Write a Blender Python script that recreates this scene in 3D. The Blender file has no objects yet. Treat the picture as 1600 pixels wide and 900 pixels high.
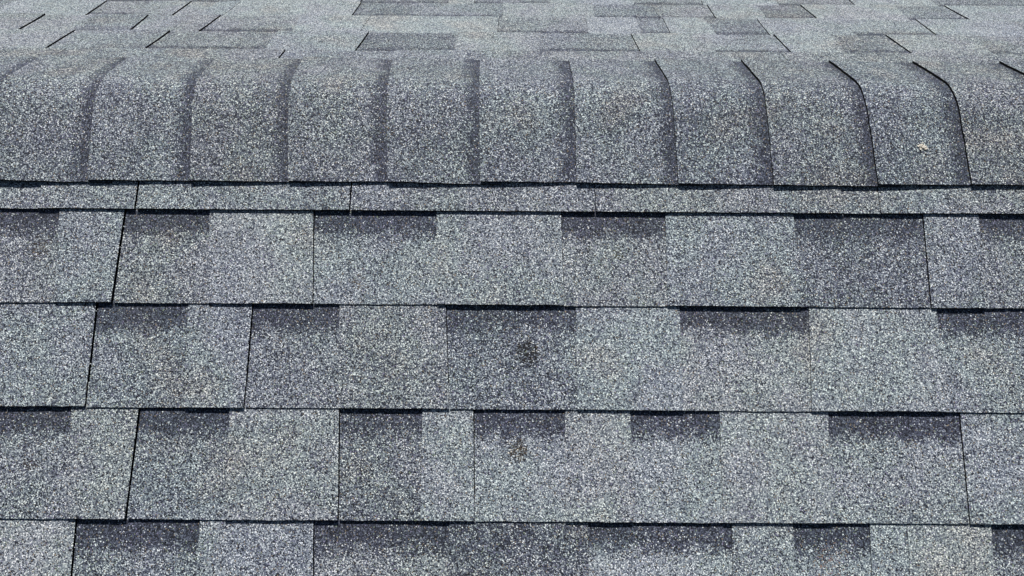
import bpy, bmesh, math, random
from mathutils import Vector, Matrix, noise
random.seed(7)
sc = bpy.context.scene
COL = sc.collection
R = math.radians

# ---------------------------------------------------------------- camera
cam_d = bpy.data.cameras.new("camera"); cam = bpy.data.objects.new("camera", cam_d); COL.objects.link(cam)
cam_d.sensor_width = 36; cam_d.lens = 31.05; cam_d.clip_start = .02; cam_d.clip_end = 3000
tilt, roll = R(-51.0), R(0.36)
F = Vector((0, math.cos(tilt), math.sin(tilt))); U0 = Vector((0, -math.sin(tilt), math.cos(tilt))); R0 = Vector((1, 0, 0))
Rv = R0*math.cos(roll) + U0*math.sin(roll); Uv = U0*math.cos(roll) - R0*math.sin(roll)
cam.matrix_world = Matrix(((Rv.x, Uv.x, -F.x, 0.001), (Rv.y, Uv.y, -F.y, -1.0596), (Rv.z, Uv.z, -F.z, .8454), (0, 0, 0, 1)))
sc.camera = cam

# ---------------------------------------------------------------- sky and sun
SUN_EL, SUN_AZ = R(65), R(-8)          # azimuth from +Y (behind the ridge), negative = to the left
w = bpy.data.worlds.new("World"); sc.world = w; w.use_nodes = True
nt = w.node_tree; nt.nodes.clear()
sky = nt.nodes.new("ShaderNodeTexSky"); sky.sky_type = 'NISHITA'; sky.sun_disc = False
sky.sun_elevation = SUN_EL; sky.sun_rotation = SUN_AZ
bg = nt.nodes.new("ShaderNodeBackground"); bg.inputs[1].default_value = .05
out = nt.nodes.new("ShaderNodeOutputWorld")
nt.links.new(sky.outputs[0], bg.inputs[0]); nt.links.new(bg.outputs[0], out.inputs[0])
sd = bpy.data.lights.new("sun", 'SUN'); sun = bpy.data.objects.new("sun", sd); COL.objects.link(sun)
sd.energy = 5.0; sd.angle = R(.5); sd.color = (1, .975, .94)
to_sun = Vector((math.sin(SUN_AZ)*math.cos(SUN_EL), math.cos(SUN_AZ)*math.cos(SUN_EL), math.sin(SUN_EL)))
sun.rotation_euler = to_sun.to_track_quat('Z', 'Y').to_euler()
sc.view_settings.view_transform = 'Standard'; sc.view_settings.look = 'None'
sc.view_settings.exposure = -.2; sc.view_settings.gamma = 1
sc.render.engine = 'CYCLES'

# ---------------------------------------------------------------- materials
class NT:
    def __init__(s, name):
        s.m = bpy.data.materials.new(name); s.m.use_nodes = True; s.t = s.m.node_tree
        s.b = s.t.nodes['Principled BSDF']
    def n(s, typ, **kw):
        nd = s.t.nodes.new(typ)
        for k, v in kw.items(): setattr(nd, k, v)
        return nd
    def put(s, sock, v):
        if isinstance(v, (int, float)): sock.default_value = v
        elif isinstance(v, (tuple, list)): sock.default_value = v if len(v) == len(sock.default_value) else (*v, 1)
        else: s.t.links.new(v, sock)
    def math(s, op, a, b=0, c=0, clamp=False):
        nd = s.n('ShaderNodeMath', operation=op, use_clamp=clamp)
        for i, v in enumerate((a, b, c)): s.put(nd.inputs[i], v)
        return nd.outputs[0]
    def mix(s, f, a, b):
        nd = s.n('ShaderNodeMix', data_type='RGBA'); s.put(nd.inputs[0], f); s.put(nd.inputs[6], a); s.put(nd.inputs[7], b)
        return nd.outputs[2]
    def attr(s, nm): return s.n('ShaderNodeAttribute', attribute_name=nm).outputs['Fac']
    def noise(s, scale, detail=2, vec=None, rough=.5):
        nd = s.n('ShaderNodeTexNoise'); nd.inputs['Scale'].default_value = scale; nd.inputs['Detail'].default_value = detail
        nd.inputs['Roughness'].default_value = rough
        if vec: s.t.links.new(vec, nd.inputs['Vector'])
        return nd.outputs['Fac']
    def ss(s, v, lo, hi, a=0, b=1):
        nd = s.n('ShaderNodeMapRange', interpolation_type='SMOOTHSTEP')
        for i, q in enumerate((v, lo, hi, a, b)): s.put(nd.inputs[i], q)
        return nd.outputs[0]
    def ramp(s, v, stops, interp='CONSTANT'):
        nd = s.n('ShaderNodeValToRGB'); cr = nd.color_ramp; cr.interpolation = interp
        while len(cr.elements) < len(stops): cr.elements.new(.5)
        for e, (p, c) in zip(cr.elements, stops): e.position = p; e.color = (*c, 1)
        s.put(nd.inputs[0], v); return nd.outputs[0]

def granule_material(name, scale=785):
    k = NT(name)
    pos = k.n('ShaderNodeNewGeometry').outputs['Position']
    vo = k.n('ShaderNodeTexVoronoi'); vo.inputs['Scale'].default_value = scale; k.put(vo.inputs['Vector'], pos)
    sp = k.n('ShaderNodeSeparateColor'); k.put(sp.inputs[0], vo.outputs['Color'])
    r1, r2, r3 = sp.outputs
    tone, band, pd = k.attr('tone'), k.attr('band'), k.attr('pd')
    # printed shade band along the top of each exposure, with a ragged lower edge
    edge = k.math('ADD', k.math('MULTIPLY', k.math('SUBTRACT', k.noise(48, 5, pos, .75), .5), .062), pd)
    m = k.math('MULTIPLY', k.ss(edge, .023, .050, 1, 0), band)
    # share of pale granules
    clump = k.math('MULTIPLY', k.math('SUBTRACT', k.noise(14, 4, pos, .6), .5), .36)
    fine = k.math('MULTIPLY', k.math('SUBTRACT', k.noise(150, 2, pos), .5), .34)
    mp = k.n('ShaderNodeMapping'); mp.inputs['Scale'].default_value = (34, 3.5, 3.5); k.put(mp.inputs['Vector'], pos)
    wash = k.math('MULTIPLY', k.math('SUBTRACT', k.noise(1, 3, mp.outputs[0]), .5), .16)      # run-down wash streaks
    tone = k.math('ADD', k.math('MULTIPLY', tone, .95), .02)
    p = k.math('ADD', k.math('ADD', k.math('ADD', tone, clump), fine), wash)
    p = k.math('MULTIPLY', p, k.math('SUBTRACT', 1, k.math('MULTIPLY', m, .88)), clamp=True)
    is_light = k.math('LESS_THAN', r1, p)
    dark = k.ramp(r2, [(0, (.008, .009, .014)), (.3, (.030, .035, .054)), (.6, (.072, .082, .122)), (.85, (.130, .144, .200))])
    light = k.ramp(r3, [(0, (.150, .175, .212)), (.25, (.255, .288, .330)), (.52, (.385, .42, .448)), (.76, (.60, .635, .652)), (.89, (.92, .95, .96))])
    col = k.mix(is_light, dark, light)
    # faint mineral hue drift: green, tan, violet granules
    hue = k.ramp(k.noise(9, 3, pos), [(0, (.95, .96, 1.06)), (.42, (1, 1, 1)), (.55, (.97, 1.03, .98)), (.7, (1.05, 1.01, .93))], 'LINEAR')
    mu = k.n('ShaderNodeMix', data_type='RGBA', blend_type='MULTIPLY'); mu.inputs[0].default_value = 1
    k.put(mu.inputs[6], col); k.put(mu.inputs[7], hue); col = mu.outputs[2]
    mw = k.n('ShaderNodeMix', data_type='RGBA', blend_type='MULTIPLY'); mw.inputs[0].default_value = 1
    k.put(mw.inputs[6], col); k.put(mw.inputs[7], k.ramp(k.attr('warm'), [(0, (.985, 1.0, 1.012)), (.5, (1, 1, 1)), (1, (1.018, 1.0, .98))], 'LINEAR')); col = mw.outputs[2]
    odd = k.ramp(k.math('FRACT', k.math('MULTIPLY', r2, 37.3)), [(0, (.27, .22, .16)), (.5, (.24, .22, .34)), (.8, (.25, .31, .22))])
    col = k.mix(k.math('GREATER_THAN', k.math('FRACT', k.math('MULTIPLY', r3, 91.7)), .965), col, odd)
    # weather stains of their own shape: x, y, z, radius, strength, colour
    for (sx, sy, sz, rad, st, c) in STAINS:
        vm = k.n('ShaderNodeVectorMath', operation='DISTANCE'); k.put(vm.inputs[0], pos); vm.inputs[1].default_value = (sx, sy, sz)
        d = k.math('ADD', vm.outputs['Value'], k.math('MULTIPLY', k.math('SUBTRACT', k.noise(95, 3, pos, .7), .5), rad*1.6))
        f = k.math('MULTIPLY', k.ss(d, rad*.45, rad, 1, 0), st)
        col = k.mix(k.math('LESS_THAN', k.math('FRACT', k.math('MULTIPLY', r1, 57.1)), f), col, c)
    k.put(k.b.inputs['Base Color'], col)
    k.b.inputs['Roughness'].default_value = .78
    k.b.inputs['Specular IOR Level'].default_value = .35
    h = k.math('ADD', k.math('MULTIPLY', k.math('SUBTRACT', 1, vo.outputs['Distance']), .6), k.math('MULTIPLY', r2, .5))
    bp = k.n('ShaderNodeBump'); bp.inputs['Strength'].default_value = .8; bp.inputs['Distance'].default_value = .0008
    k.put(bp.inputs['Height'], h)
    b2 = k.n('ShaderNodeBump'); b2.inputs['Strength'].default_value = .5; b2.inputs['Distance'].default_value = .0012
    k.put(b2.inputs['Height'], k.noise(60, 3, pos)); k.t.links.new(bp.outputs[0], b2.inputs['Normal'])
    k.t.links.new(b2.outputs[0], k.b.inputs['Normal'])
    return k.m

PITCH = R(22.6); CP, SP = math.cos(PITCH), math.sin(PITCH)
def P(side, X, s, h=0.0):
    """side -1 = front slope, +1 = back slope; s metres down from the apex, h metres above the deck plane"""
    return Vector((X, side*(s*CP + h*SP), -s*SP + h*CP))
def stain(X, s, rad, st, c): return (*P(-1, X, s, .010), rad, st, c)
BLACK = (.008, .008, .009)
STAINS = [stain(.0233, .3974, .019, .62, (.012, .012, .013)), stain(.0107, .5285, .017, .55, (.075, .062, .050)),
          stain(-.6663, .25, .022, .3, (.05, .04, .03)), stain(-.2132, .2961, .012, .22, (.12, .09, .05)),
          stain(.1492, .2541, .014, .3, (.07, .07, .045)), stain(.411, .668, .026, .14, (.24, .18, .15)),
          stain(-.6318, .5491, .014, .35, (.04, .03, .03)), stain(.5973, .0906, .007, .9, (.72, .64, .50))]
M_GRAN = granule_material('granulated_shingle')

def plain(name, c, rough=.9, nscale=0, c2=None, bump=0):
    k = NT(name)
    if nscale: k.put(k.b.inputs['Base Color'], k.mix(k.noise(nscale, 5), c, c2))
    else: k.b.inputs['Base Color'].default_value = (*c, 1)
    if bump:
        bp = k.n('ShaderNodeBump'); bp.inputs['Strength'].default_value = bump; k.put(bp.inputs['Height'], k.noise(nscale*2, 4)); k.t.links.new(bp.outputs[0], k.b.inputs['Normal'])
    k.b.inputs['Roughness'].default_value = rough; k.b.inputs['Specular IOR Level'].default_value = .2
    return k.m
M_ASPH = plain('asphalt_core', (.008, .008, .009), .95, 300, (.02, .02, .022))
M_FELT = plain('roofing_felt', (.012, .012, .013), .95, 80, (.03, .03, .03))
M_TRIM = plain('painted_trim', (.74, .74, .72), .5, 6, (.68, .68, .66))
M_WALL = plain('render_wall', (.55, .52, .46), .85, 20, (.5, .47, .42), .1)
M_LAWN = plain('lawn', (.045, .075, .02), .95, 8, (.07, .10, .03), .6)
M_CRUMB = plain('dark_crumb', (.012, .011, .011), .9, 200, (.06, .05, .045))
M_TAN = plain('pale_crumb', (.80, .70, .55), .9, 300, (.86, .84, .78))

# ---------------------------------------------------------------- helpers
def link(name, verts, faces, mats, parent=None, mi=None, attrs=None, smooth=None):
    me = bpy.data.meshes.new(name); me.from_pydata([tuple(v) for v in verts], [], faces)
    for m in mats: me.materials.append(m)
    if mi: me.polygons.foreach_set('material_index', mi)
    if smooth: me.polygons.foreach_set('use_smooth', smooth)
    if attrs:
        for k, vals in attrs.items():
            a = me.attributes.new(k, 'FLOAT', 'POINT'); a.data.foreach_set('value', vals)
    me.update()
    if smooth: me.set_sharp_from_angle(angle=R(35))
    o = bpy.data.objects.new(name, me); COL.objects.link(o)
    if parent: o.parent = parent
    return o


A0, B0, EXP = .1890, .2267, .143       # first butt line on each slope, exposure
BASE, TR, TD = .006, .0041, .0020      # height of a course's start, raised tab and recessed tab thickness
HALF, SLOPE = 4.2, 2.75                # half length of the ridge, length of each slope

# where each raised tab (R) and recessed tab (D) ends: X at the upper edge, X at the butt edge, kind, share of pale granules, joint width mm
NEAR = {'A': [(-0.5556, -0.5375, 'R', 0.55, 3.4), (-0.2394, -0.2311, 'R', 0.55, 3.2), (0.1221, 0.1191, 'R', 0.52, 1.8), (0.393, 0.3816, 'R', 0.55, 0.2),
       (0.4864, 0.474, 'R', 0.55, 1.8), (0.5421, 0.527, 'D', 0.5, 0.2), (0.6412, 0.6258, 'R', 0.55, 0.7), (0.8488, 0.8279, 'R', 0.5, 0.5)],
 'B': [(-0.6472, -0.6319, 'D', 0.5, 0.1), (-0.553, -0.5522, 'R', 0.55, 3), (-0.4323, -0.4194, 'D', 0.5, 0.1), (-0.2832, -0.2742, 'R', 0.65, 1.6),
       (-0.1077, -0.1016, 'D', 0.62, 0.1), (0.0707, 0.0737, 'R', 0.62, 1.3), (0.2197, 0.2162, 'D', 0.55, 0.1), (0.4027, 0.4013, 'R', 0.56, 0.1),
       (0.5883, 0.581, 'D2', 0.38, 1.1), (0.6679, 0.6562, 'R', 0.5, 0.1), (0.8233, 0.8085, 'D', 0.5, 0.5)],
 'C': [(-0.5743, -0.5681, 'R', 0.55, 2.5), (-0.4477, -0.4363, 'D', 0.5, 0.1), (-0.3583, -0.3558, 'R', 0.6, 2.2), (-0.2379, -0.23, 'D', 0.5, 0.1),
       (-0.0901, -0.0819, 'R', 0.5, 1.5), (0.0896, 0.0893, 'D2', 0.42, 0.1), (0.2331, 0.2314, 'R', 0.66, 0.2), (0.4128, 0.4026, 'D', 0.66, 0.1),
       (0.5898, 0.5824, 'R', 0.68, 0.1), (0.8156, 0.8024, 'D', 0.6, 0.5)],
 'D': [(-0.5887, -0.5709, 'D', 0.5, 0.1), (-0.4971, -0.4957, 'R', 0.6, 2.5), (-0.3764, -0.3675, 'D', 0.5, 0.1), (-0.2291, -0.2212, 'R', 0.62, 1.8),
       (-0.1179, -0.1154, 'D2', 0.42, 0.1), (-0.0494, -0.0451, 'R', 0.7, 1.7), (0.073, 0.0723, 'D', 0.68, 0.1), (0.1603, 0.1599, 'R', 0.68, 0.4),
       (0.2802, 0.2757, 'D', 0.72, 0.1), (0.4257, 0.4162, 'R', 0.7, 0.1), (0.6021, 0.594, 'D', 0.6, 1.0), (0.7895, 0.7759, 'R', 0.64, 0.5)],
 'E': [(-0.561, -0.5514, 'R', 0.68, 2.4), (-0.4775, -0.4644, 'D', 0.45, 0.6), (-0.4006, -0.395, 'D', 0.5, 0.1), (-0.2535, -0.2443, 'R', 0.58, 1.5),
       (-0.0782, -0.076, 'D', 0.56, 0.1), (0.1012, 0.1002, 'R2', 0.34, 0.5), (0.2873, 0.2804, 'D', 0.75, 0.1), (0.3666, 0.3586, 'R', 0.6, 0.1),
       (0.4658, 0.4559, 'D', 0.7, 0.1), (0.5138, 0.5037, 'R', 0.7, 0.7), (0.6229, 0.6098, 'R', 0.72, 0.1), (0.7635, 0.7534, 'D', 0.5, 0.5)]}
FAR = {0: [(-0.7658, -0.7658, 'R', 0.46, 1.6), (-0.5962, -0.5962, 'R', 0.46, 0.1), (-0.3903, -0.3903, 'R', 0.46, 1.4), (-0.1998, -0.1998, 'D', 0.46, 0.1),
     (-0.0346, -0.0346, 'R', 0.46, 0.4), (0.2406, 0.2406, 'R', 0.46, 0.1), (0.4587, 0.4587, 'R', 0.46, 0.9), (0.7284, 0.7284, 'R', 0.46, 1),
     (0.9894, 0.9894, 'R', 0.46, 0.6)],
 1: [(-0.9485, -0.9797, 'R', 0.6, 1), (-0.812, -0.8151, 'R', 0.6, 2.2), (-0.735, -0.742, 'D0', .55, .1), (-0.6402, -0.6375, 'R2', 0.45, 2.2), (-0.431, -0.4372, 'D', 0.45, 0.1),
     (-0.2736, -0.2679, 'R', 0.6, 1.8), (-0.0996, -0.1058, 'D2', 0.30, 0.1), (0.0457, 0.0516, 'R', 0.6, 0.2), (0.2219, 0.2185, 'D', 0.45, 1),
     (0.3507, 0.3652, 'R', 0.6, 0.1), (0.484, 0.4844, 'D', 0.55, 1), (0.5765, 0.5905, 'R', 0.65, 0.1), (0.6943, 0.693, 'D', 0.4, 1.2),
     (0.8352, 0.8325, 'R', 0.6, 0.1), (0.9894, 0.9995, 'D', 0.5, 1)],
 2: [(-0.9296, -0.9368, 'R', 0.55, 2.4), (-0.8283, -0.8495, 'D0', 0.6, 0.1), (-0.7198, -0.7301, 'R2', 0.45, 2.4), (-0.655, -0.650, 'D0', 0.6, 0.1), (-0.5898, -0.5851, 'R', 0.5, 2.4),
     (-0.4134, -0.426, 'D', 0.5, 0.1), (-0.2882, -0.2848, 'R', 0.7, 1.3), (-0.0295, -0.0281, 'R', 0.7, 0.9), (0.141, 0.1451, 'D', 0.5, 0.1),
     (0.24, 0.244, 'R', 0.7, 0.1), (0.296, 0.2991, 'D', 0.45, 0.1), (0.3819, 0.38, 'R', 0.7, 1), (0.4808, 0.4878, 'D2', 0.4, 0.1),
     (0.6442, 0.6418, 'R', 0.6, 1.1), (0.7968, 0.8061, 'D', 0.6, 0.1), (0.9816, 0.9858, 'R', 0.65, 1.1), (1.1425, 1.1526, 'D', 0.5, 1)],
 3: [(-1.0548, -1.0613, 'D', 0.5, 1), (-0.8623, -0.8716, 'R', 0.7, 2.2), (-0.77, -0.775, 'D', 0.5, .1), (-0.6891, -0.6902, 'R', 0.6, 2.2), (-0.64, -0.63, 'D0', 0.62, .1), (-0.5864, -0.5829, 'R', 0.62, 1.4),
     (-0.3272, -0.3259, 'R', 0.7, 1.2), (-0.2078, -0.2159, 'D2', 0.35, 0.1), (-0.0217, -0.0221, 'D', 0.5, 0.5), (0.1644, 0.1689, 'R', 0.65, 0.1),
     (0.2979, 0.2968, 'D', 0.42, 1), (0.4095, 0.415, 'D2', 0.5, 1), (0.5109, 0.5222, 'R', 0.65, 0.1), (0.6161, 0.6157, 'D2', 0.36, 1),
     (0.7997, 0.815, 'R', 0.7, 0.1), (0.9242, 0.9249, 'D', 0.45, 1), (1.1269, 1.138, 'R', 0.65, 0.8)],
 4: [(-0.9651, -0.9707, 'R', 0.6, 1), (-0.5939, -0.5925, 'D', 0.5, 1.2), (-0.3328, -0.3287, 'R', 0.7, 1), (-0.1403, -0.1426, 'D2', 0.4, 0.1),
     (-0.084, -0.0869, 'R', 0.65, 0.8), (0.0796, 0.0846, 'D', 0.45, 0.1), (0.261, 0.2678, 'R', 0.7, 1), (0.4095, 0.4217, 'D', 0.55, 0.1),
     (0.5744, 0.583, 'R', 0.7, 1), (0.7394, 0.7515, 'D', 0.45, 0.1), (0.9181, 0.9347, 'R', 0.7, 1), (1.1655, 1.1839, 'D', 0.4, 0.6)]}

def slab(rows, cols, f_top, thick):
    """closed sheet: f_top(i, j) -> (point, normal); returns verts, faces, material index, smooth flags"""
    V, Fc, mi, sm = [], [], [], []
    for i in range(rows+1):
        for j in range(cols+1):
            p, n = f_top(i, j); V.append(p)
    nb = len(V)
    for i in range(rows+1):
        for j in range(cols+1):
            p, n = f_top(i, j); V.append(p - n*thick)
    q = lambda i, j: i*(cols+1)+j
    for i in range(rows):
        for j in range(cols):
            Fc.append((q(i, j), q(i+1, j), q(i+1, j+1), q(i, j+1))); mi.append(0); sm.append(True)
            Fc.append((nb+q(i, j), nb+q(i, j+1), nb+q(i+1, j+1), nb+q(i+1, j))); mi.append(1); sm.append(False)
    for j in range(cols):
        for i, a, b in ((0, j, j+1), (rows, j+1, j)):
            Fc.append((q(i, a), q(i, b), nb+q(i, b), nb+q(i, a))); mi.append(1); sm.append(False)
    for i in range(rows):
        for j, a, b in ((0, i+1, i), (cols, i, i+1)):
            Fc.append((q(a, j), q(b, j), nb+q(b, j), nb+q(a, j))); mi.append(1); sm.append(False)
    return V, Fc, mi, sm, nb

LAP = .035
def tab(side, xl0, xl1, xr0, xr1, s0, s1, kind, tone, gl, gr, detail=True):
    """one tab: left edge runs xl0 (upper) to xl1 (butt), right edge xr0 to xr1; gl, gr half joint widths in metres"""
    raised = kind[0] == 'R'
    thick = TR if raised else TD
    drop = 0 if raised else TR-TD
    wdt = xr1 - xl1
    cols = max(2, int(wdt/.005)) if detail else 1
    srow = [s0-LAP, s0, s0+.25*EXP, s0+.5*EXP, s0+.75*EXP, s1-.004, s1] if detail else [s0-LAP, s1]
    dj = random.uniform(-.0007, .0007)
    lift = random.uniform(0, .0006)
    seed = random.uniform(0, 90)
    nrm = P(side, 0, 0, 1)
    def top(i, j):
        s = srow[i]; t = (s-s0)/(s1-s0); u = j/cols
        xl = xl0+(xl1-xl0)*t + gl; xr = xr0+(xr1-xr0)*t - gr
        x = xl+(xr-xl)*u
        h = BASE + TR*t - drop
        if t > .5: h += (lift + (.0007*abs(noise.noise(Vector((x*11, seed, 8)))) if detail else 0))*(t-.5)*2
        if detail:
            h += .0004*noise.noise(Vector((x*14, s*14, seed*0+side)))
            if i == len(srow)-1:
                s += dj*.6 + .0008*noise.noise(Vector((x*30, seed, 0))) + .0006*noise.noise(Vector((x*240, seed, 3)))
                h -= .0002
            if 0 < i:
                if j == 0 and gl > .0004: x += .0005*noise.noise(Vector((seed, s*80, 1)))
                if j == cols and gr > .0004: x += .0005*noise.noise(Vector((seed, s*80, 2)))
        return P(side, x, s, h), nrm
    n = len(srow)-1
    V, Fc, mi, sm, nb = slab(n, cols, top, thick-.0002)
    if side > 0: Fc = [f[::-1] for f in Fc]
    band = 0.0 if kind in ('R', 'D0') else (1.0 if kind == 'D' else (.8 if kind == 'D2' else .3))
    pdv = []; wm = random.random()
    for i in range(n+1): pdv += [srow[i]-s0]*(cols+1)
    k = 2*nb
    return V, Fc, mi, sm, {'tone': [tone]*k, 'band': [band]*k, 'pd': pdv*2, 'warm': [wm]*k}

# ---------------------------------------------------------------- the roof
roof = bpy.data.objects.new('house', None); COL.objects.link(roof)
roof['label'] = 'house under a weathered grey asphalt shingle gable roof with a rounded ridge cap'
roof['category'] = 'house'

def deck(name, side):
    hx, h0, h1 = HALF-.02, .0, -.03
    pts = []
    for h in (h0, h1):
        for X, s in ((-hx, 0), (hx, 0), (hx, SLOPE-.01), (-hx, SLOPE-.01)):
            pts.append(P(side, X, s, h) if s else Vector((X, 0, h/CP)))
    fs = [(0, 3, 2, 1), (4, 5, 6, 7), (3, 7, 6, 2), (0, 4, 7, 3), (1, 2, 6, 5)]
    if side > 0: fs = [f[::-1] for f in fs]
    return link(name, pts, fs, [M_FELT], roof)
front = deck('front_slope', -1); back = deck('back_slope', 1)

def random_cuts(x, x_end, step=1):
    out = []; last = random.random() < .5
    while (x < x_end) if step > 0 else (x > x_end):
        x += step*random.uniform(.09, .21)
        last = not last
        out.append((x, 'R' if last else random.choice(('D', 'D', 'D2')), random.uniform(.48, .7), .1 if random.random() < .55 else random.uniform(.5, 1.4)))
    return out
XD = 1.45                               # tabs within this reach are objects of their own
bulk = {-1: [], 1: []}
def lay(side, entries, s0, s1, parent, individual=True):
    """entries: list of (x0, x1, kind, tone, gap) right ends, left to right"""
    # extend the measured run on both sides to the rakes
    left = random_cuts(entries[0][0]-.14, -HALF, -1)
    L = [(x, x, kd, tn, g) for x, kd, tn, g in reversed(left)]
    L.append((entries[0][0]-.14,)*2+(('D' if entries[0][2][0] == 'R' else 'R'), .55, .3))
    right = random_cuts(entries[-1][0], HALF, 1)
    Rr = [(x, x, kd, tn, g) for x, kd, tn, g in right]
    run = L + list(entries) + Rr
    for a, b in zip(run, run[1:]):
        if b[0] > HALF or a[0] < -HALF: continue
        gf = .0004 if side < 0 else .00042
        gl, gr = a[4]*gf, b[4]*gf
        ind = individual and b[0] > -XD and a[0] < XD
        data = tab(side, a[0], a[1], b[0], b[1], s0, s1, b[2], b[3], gl, gr, ind)
        if ind:
            V, Fc, mi, sm, at = data
            o = link('shingle', V, Fc, [M_GRAN, M_ASPH], parent, mi, at, sm)
        else: bulk[side].append(data)

NEAR['A'] = [(x1, x1, k, t, g) for x0, x1, k, t, g in NEAR['A']]
BUTTS = [.0492, .1922, .3310, .4755, .6205, .7630]
for i, key in enumerate('ABCDE'):
    lay(-1, NEAR[key], BUTTS[i], BUTTS[i+1], front)
for k in range(0, 5):
    lay(1, FAR[k], B0+EXP*(k-1), B0+EXP*k, back)
def generic(): 
    x = -1.3+random.uniform(0, .1); run = []; r = random.random() < .5
    while x < 1.3:
        run.append((x, x, 'R' if r else random.choice(('D', 'D', 'D2')), random.uniform(.45, .7), .1 if random.random() < .5 else random.uniform(.6, 1.4)))
        r = not r; x += random.uniform(.09, .22)
    return run
s = BUTTS[5]; k = 0
while s+EXP < SLOPE: lay(-1, generic(), s, s+EXP, front, k < 2); s += EXP; k += 1
s = B0+EXP*4; k = 0
while s+EXP < SLOPE: lay(1, generic(), s, s+EXP, back, k < 3); s += EXP; k += 1
for side, par in ((-1, front), (1, back)):
    V, Fc, mi, sm, at = [], [], [], [], {'tone': [], 'band': [], 'pd': [], 'warm': []}
    for v, f, m, q, a in bulk[side]:
        n = len(V); V += v; Fc += [tuple(i+n for i in ff) for ff in f]; mi += m; sm += q
        for kk in at: at[kk] += a[kk]
    o = link('outer_shingles', V, Fc, [M_GRAN, M_ASPH], par, mi, at, sm); o['kind'] = 'stuff'

# ---------------------------------------------------------------- ridge cap
cap_root = link('ridge_board', [(-HALF+.02, -.02, -.012), (HALF-.02, -.02, -.012), (HALF-.02, .02, -.012), (-HALF+.02, .02, -.012),
                 (-HALF+.02, 0, .004), (HALF-.02, 0, .004)], [(0, 1, 5, 4), (2, 3, 4, 5), (0, 3, 2, 1), (0, 4, 3), (1, 2, 5)], [M_FELT], roof)
cap_root.name = 'ridge_cap'
RAD = .082                              # bending radius of the cap over the apex
def cap_profile(a, h, rad=RAD):
    """a: arc position, negative = front slope; h: height above slope planes -> point (y, z) and normal"""
    t = rad*math.tan(PITCH)             # tangent length of the fillet
    arc = rad*2*PITCH
    L = abs(a); sg = -1 if a < 0 else 1
    if L <= arc/2:
        th = a/rad
        cz = -rad/CP
        return Vector((0, (rad+h)*math.sin(th), cz+(rad+h)*math.cos(th))), Vector((0, math.sin(th), math.cos(th)))
    s_ = t + (L-arc/2)
    return P(sg, 0, s_, h), P(sg, 0, 0, 1)
CAPT = .0038
def ridge_piece(xn, xf, xn2, xf2, tone, detail=True):
    """xn, xf: butt edge X at the front and back; xn2, xf2: the next piece's butt"""
    na = 34; half = .1485
    nx = 14 if detail else 4
    seed = random.uniform(0, 99); dn = random.uniform(-.0018, .0018); skew = random.uniform(-.002, .002)
    ext = .03
    def top(i, j):
        # i along X from butt (0) to hidden end, j across the ridge
        tx = [0, .02, .06, .12, .2, .3, .42, .55, .68, .8, .88, .94, 1.0, 1.1, 1.22][i] if detail else [0, .3, .7, 1.0, 1.22][i]
        v = j/na; a = -half + 2*half*v
        e = (xn + (xf-xn)*v); e2 = (xn2+(xf2-xn2)*v)
        x = e+(e2-e)*tx
        if i == 0: x += .0010*noise.noise(Vector((seed, a*45, 5))) + .0004*noise.noise(Vector((seed, a*300, 6)))
        aa = a
        if j in (0, na):
            aa += (dn + skew*tx + .0009*noise.noise(Vector((x*40, seed, 1))) + .0009*noise.noise(Vector((x*210, seed, 2))))*(1 if j else -1)
        h = .0125 + CAPT*(1-tx)*1.05
        # the piece lies closer at its crown and lifts a little at its edges
        h += .0006*noise.noise(Vector((x*10, a*16, 4)))
        h -= .0010*max(0, 1-abs(a)/.06)
        p, n = cap_profile(aa, h)
        p.x = x
        return p, n
    V, Fc, mi, sm, nb = slab(nx, na, top, CAPT-.0001)
    Fc = [f[::-1] for f in Fc]
    pdv = []; wm = random.random()
    txs = [0, .02, .06, .12, .2, .3, .42, .55, .68, .8, .88, .94, 1.0, 1.1, 1.22] if detail else [0, .3, .7, 1.0, 1.22]
    w_ = xn2-xn
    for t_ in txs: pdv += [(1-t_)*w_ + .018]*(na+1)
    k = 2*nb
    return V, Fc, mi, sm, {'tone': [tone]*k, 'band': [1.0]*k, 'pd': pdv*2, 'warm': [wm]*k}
CAPS = [(-0.6092, -0.6262), (-0.4622, -0.4845), (-0.3207, -0.3427), (-0.1783, -0.1957), (-0.045, -0.0539), (0.0928, 0.091), (0.2389, 0.2328), (0.3749, 0.3745), (0.5256, 0.5184), (0.6598, 0.6549)]
xs = list(CAPS)
while xs[0][0] > -HALF+.16: xs.insert(0, (xs[0][0]-.1455+random.uniform(-.003, .003), xs[0][1]-.1435))
while xs[-1][0] < HALF: xs.append((xs[-1][0]+.1435+random.uniform(-.003, .003), xs[-1][1]+.1435))
for (a, b), (c, d) in zip(xs, xs[1:]):
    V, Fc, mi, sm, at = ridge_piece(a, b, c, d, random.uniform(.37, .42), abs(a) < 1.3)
    link('ridge_shingle', V, Fc, [M_GRAN, M_ASPH], cap_root, mi, at, sm)

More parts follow.
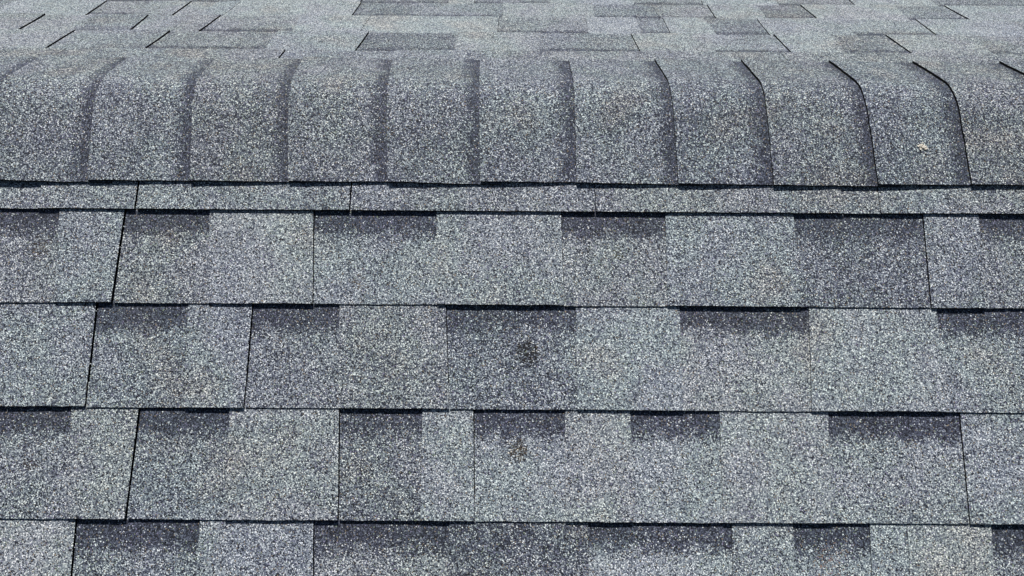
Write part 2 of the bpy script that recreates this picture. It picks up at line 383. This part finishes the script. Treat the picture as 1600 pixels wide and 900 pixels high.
# ---------------------------------------------------------------- marks on the front slope: crumbs of bared asphalt
def crumbs(pts, mats, name, parent=None, rmin=.0006, rmax=.0013):
    V, Fc, mi = [], [], []
    for (p, m) in pts:
        r = random.uniform(rmin, rmax); n0 = len(V)
        st = random.uniform(.8, 1.9); ang = random.uniform(0, 6.28)
        for q in ((1, 0, 0), (-1, 0, 0), (0, 1, 0), (0, -1, 0), (0, 0, 1), (0, 0, -1)):
            x, y, z = q[0]*r*st, q[1]*r, q[2]*r*.7
            x, y = x*math.cos(ang)-y*math.sin(ang), x*math.sin(ang)+y*math.cos(ang)
            jit = random.uniform(.75, 1.25)
            V.append(p+Vector((x*jit, y*jit, z*jit)))
        for f in ((0, 2, 4), (2, 1, 4), (1, 3, 4), (3, 0, 4), (2, 0, 5), (1, 2, 5), (3, 1, 5), (0, 3, 5)):
            Fc.append(tuple(n0+i for i in f)); mi.append(m)
    return link(name, V, Fc, mats, parent, mi)
def surf_h(s, kind='R'):
    t = (s-max(b for b in BUTTS if b <= s))/EXP
    return BASE+TR*t-(0 if kind == 'R' else TR-TD)
def patch(X, s, rad, n, ring, kind, mats, ms):
    pts = []
    for _ in range(n):
        r = rad*(random.uniform(.55, 1) if random.random() < ring else random.uniform(0, 1)**.6); a = random.uniform(0, 6.28)
        x, ss = X+r*math.cos(a), s+r*1.1*math.sin(a)
        pts.append((P(-1, x, ss, surf_h(ss, kind)+.0002), random.choice(ms)))
    return crumbs(pts, mats, 'bare_patch', front)
GRP = plain('bruise_granule', (.22, .24, .27), .8)
patch(.0233, .3974, .0175, 85, .5, 'D', [M_CRUMB, M_TAN, GRP], [0]*9+[1]+[2]*4)['label'] = 'round dark bruise where granules are missing'
b = patch(.0107, .5285, .015, 40, .1, 'D', [M_CRUMB, M_TAN], [0, 0, 0, 1]); b['label'] = 'small scuffed mark with brown and pale crumbs'

# loose granules lying on the front slope
GR = [plain('pale_granule', (.66, .70, .70), .6), plain('grey_granule', (.30, .33, .37), .7), plain('slate_granule', (.04, .045, .065), .7)]
pts = []
for _ in range(4200):
    x, ss = random.uniform(-.75, .75), random.uniform(.20, .74)
    sp0 = min(abs(ss-b) for b in BUTTS)
    if sp0 < .006: continue
    pts.append((P(-1, x, ss, surf_h(ss, 'D')+.0002), random.choice((0, 0, 1, 2)))) if random.random() < .5 else pts.append((P(-1, x, ss, surf_h(ss)+.0003), random.choice((0, 0, 1, 2))))
lg = crumbs(pts, GR, 'loose_granules', front, .0005, .0010); lg['kind'] = 'stuff'

# a pale fleck of dried matter stuck on one ridge piece
pts = []
for i in range(24):
    a = random.uniform(0, 6.28); r = .0075*random.random()**.8
    x, ss = .5973+r*math.cos(a)+(.004 if i > 20 else 0), .0906+r*math.sin(a)*.9+(.004 if i > 20 else 0)
    pts.append((P(-1, x, ss, .0158), 0))
fl = crumbs(pts, [M_TAN], 'dried_fleck', None, .0007, .0018)
fl['label'] = 'tiny cream coloured dried fleck stuck on the grey ridge cap near its right end'; fl['category'] = 'debris'

# ---------------------------------------------------------------- below the roof: fascia, walls and ground
def box(name, x0, x1, y0, y1, z0, z1, mat, parent=None):
    V = [(x, y, z) for z in (z0, z1) for x, y in ((x0, y0), (x1, y0), (x1, y1), (x0, y1))]
    return link(name, V, [(3, 2, 1, 0), (4, 5, 6, 7), (0, 1, 5, 4), (1, 2, 6, 5), (2, 3, 7, 6), (3, 0, 4, 7)], [mat], parent)
ey, ez = SLOPE*CP, -SLOPE*SP
for sg in (-1, 1):
    y0, y1 = sorted((sg*(ey-.012), sg*(ey+.013)))
    box('fascia', -HALF+.03, HALF-.03, y0, y1, ez-.2, ez-.035, M_TRIM, roof)
wz = ez-.06
hx, hy = HALF-.4, ey-.45
V = [(-hx, -hy, -4.2), (hx, -hy, -4.2), (hx, hy, -4.2), (-hx, hy, -4.2), (-hx, -hy, -hy*SP/CP-.06), (hx, -hy, -hy*SP/CP-.06), (hx, hy, -hy*SP/CP-.06), (-hx, hy, -hy*SP/CP-.06), (-hx, 0, -.06), (hx, 0, -.06)]
o = link('wall', V, [(0, 1, 5, 4), (2, 3, 7, 6), (1, 2, 6, 9, 5), (3, 0, 4, 8, 7), (4, 5, 9, 8), (6, 7, 8, 9)], [M_WALL], roof)
g = link('ground', [(-400, -400, -4.2), (400, -400, -4.2), (400, 400, -4.2), (-400, 400, -4.2)], [(0, 1, 2, 3)], [M_LAWN]); g['kind'] = 'structure'
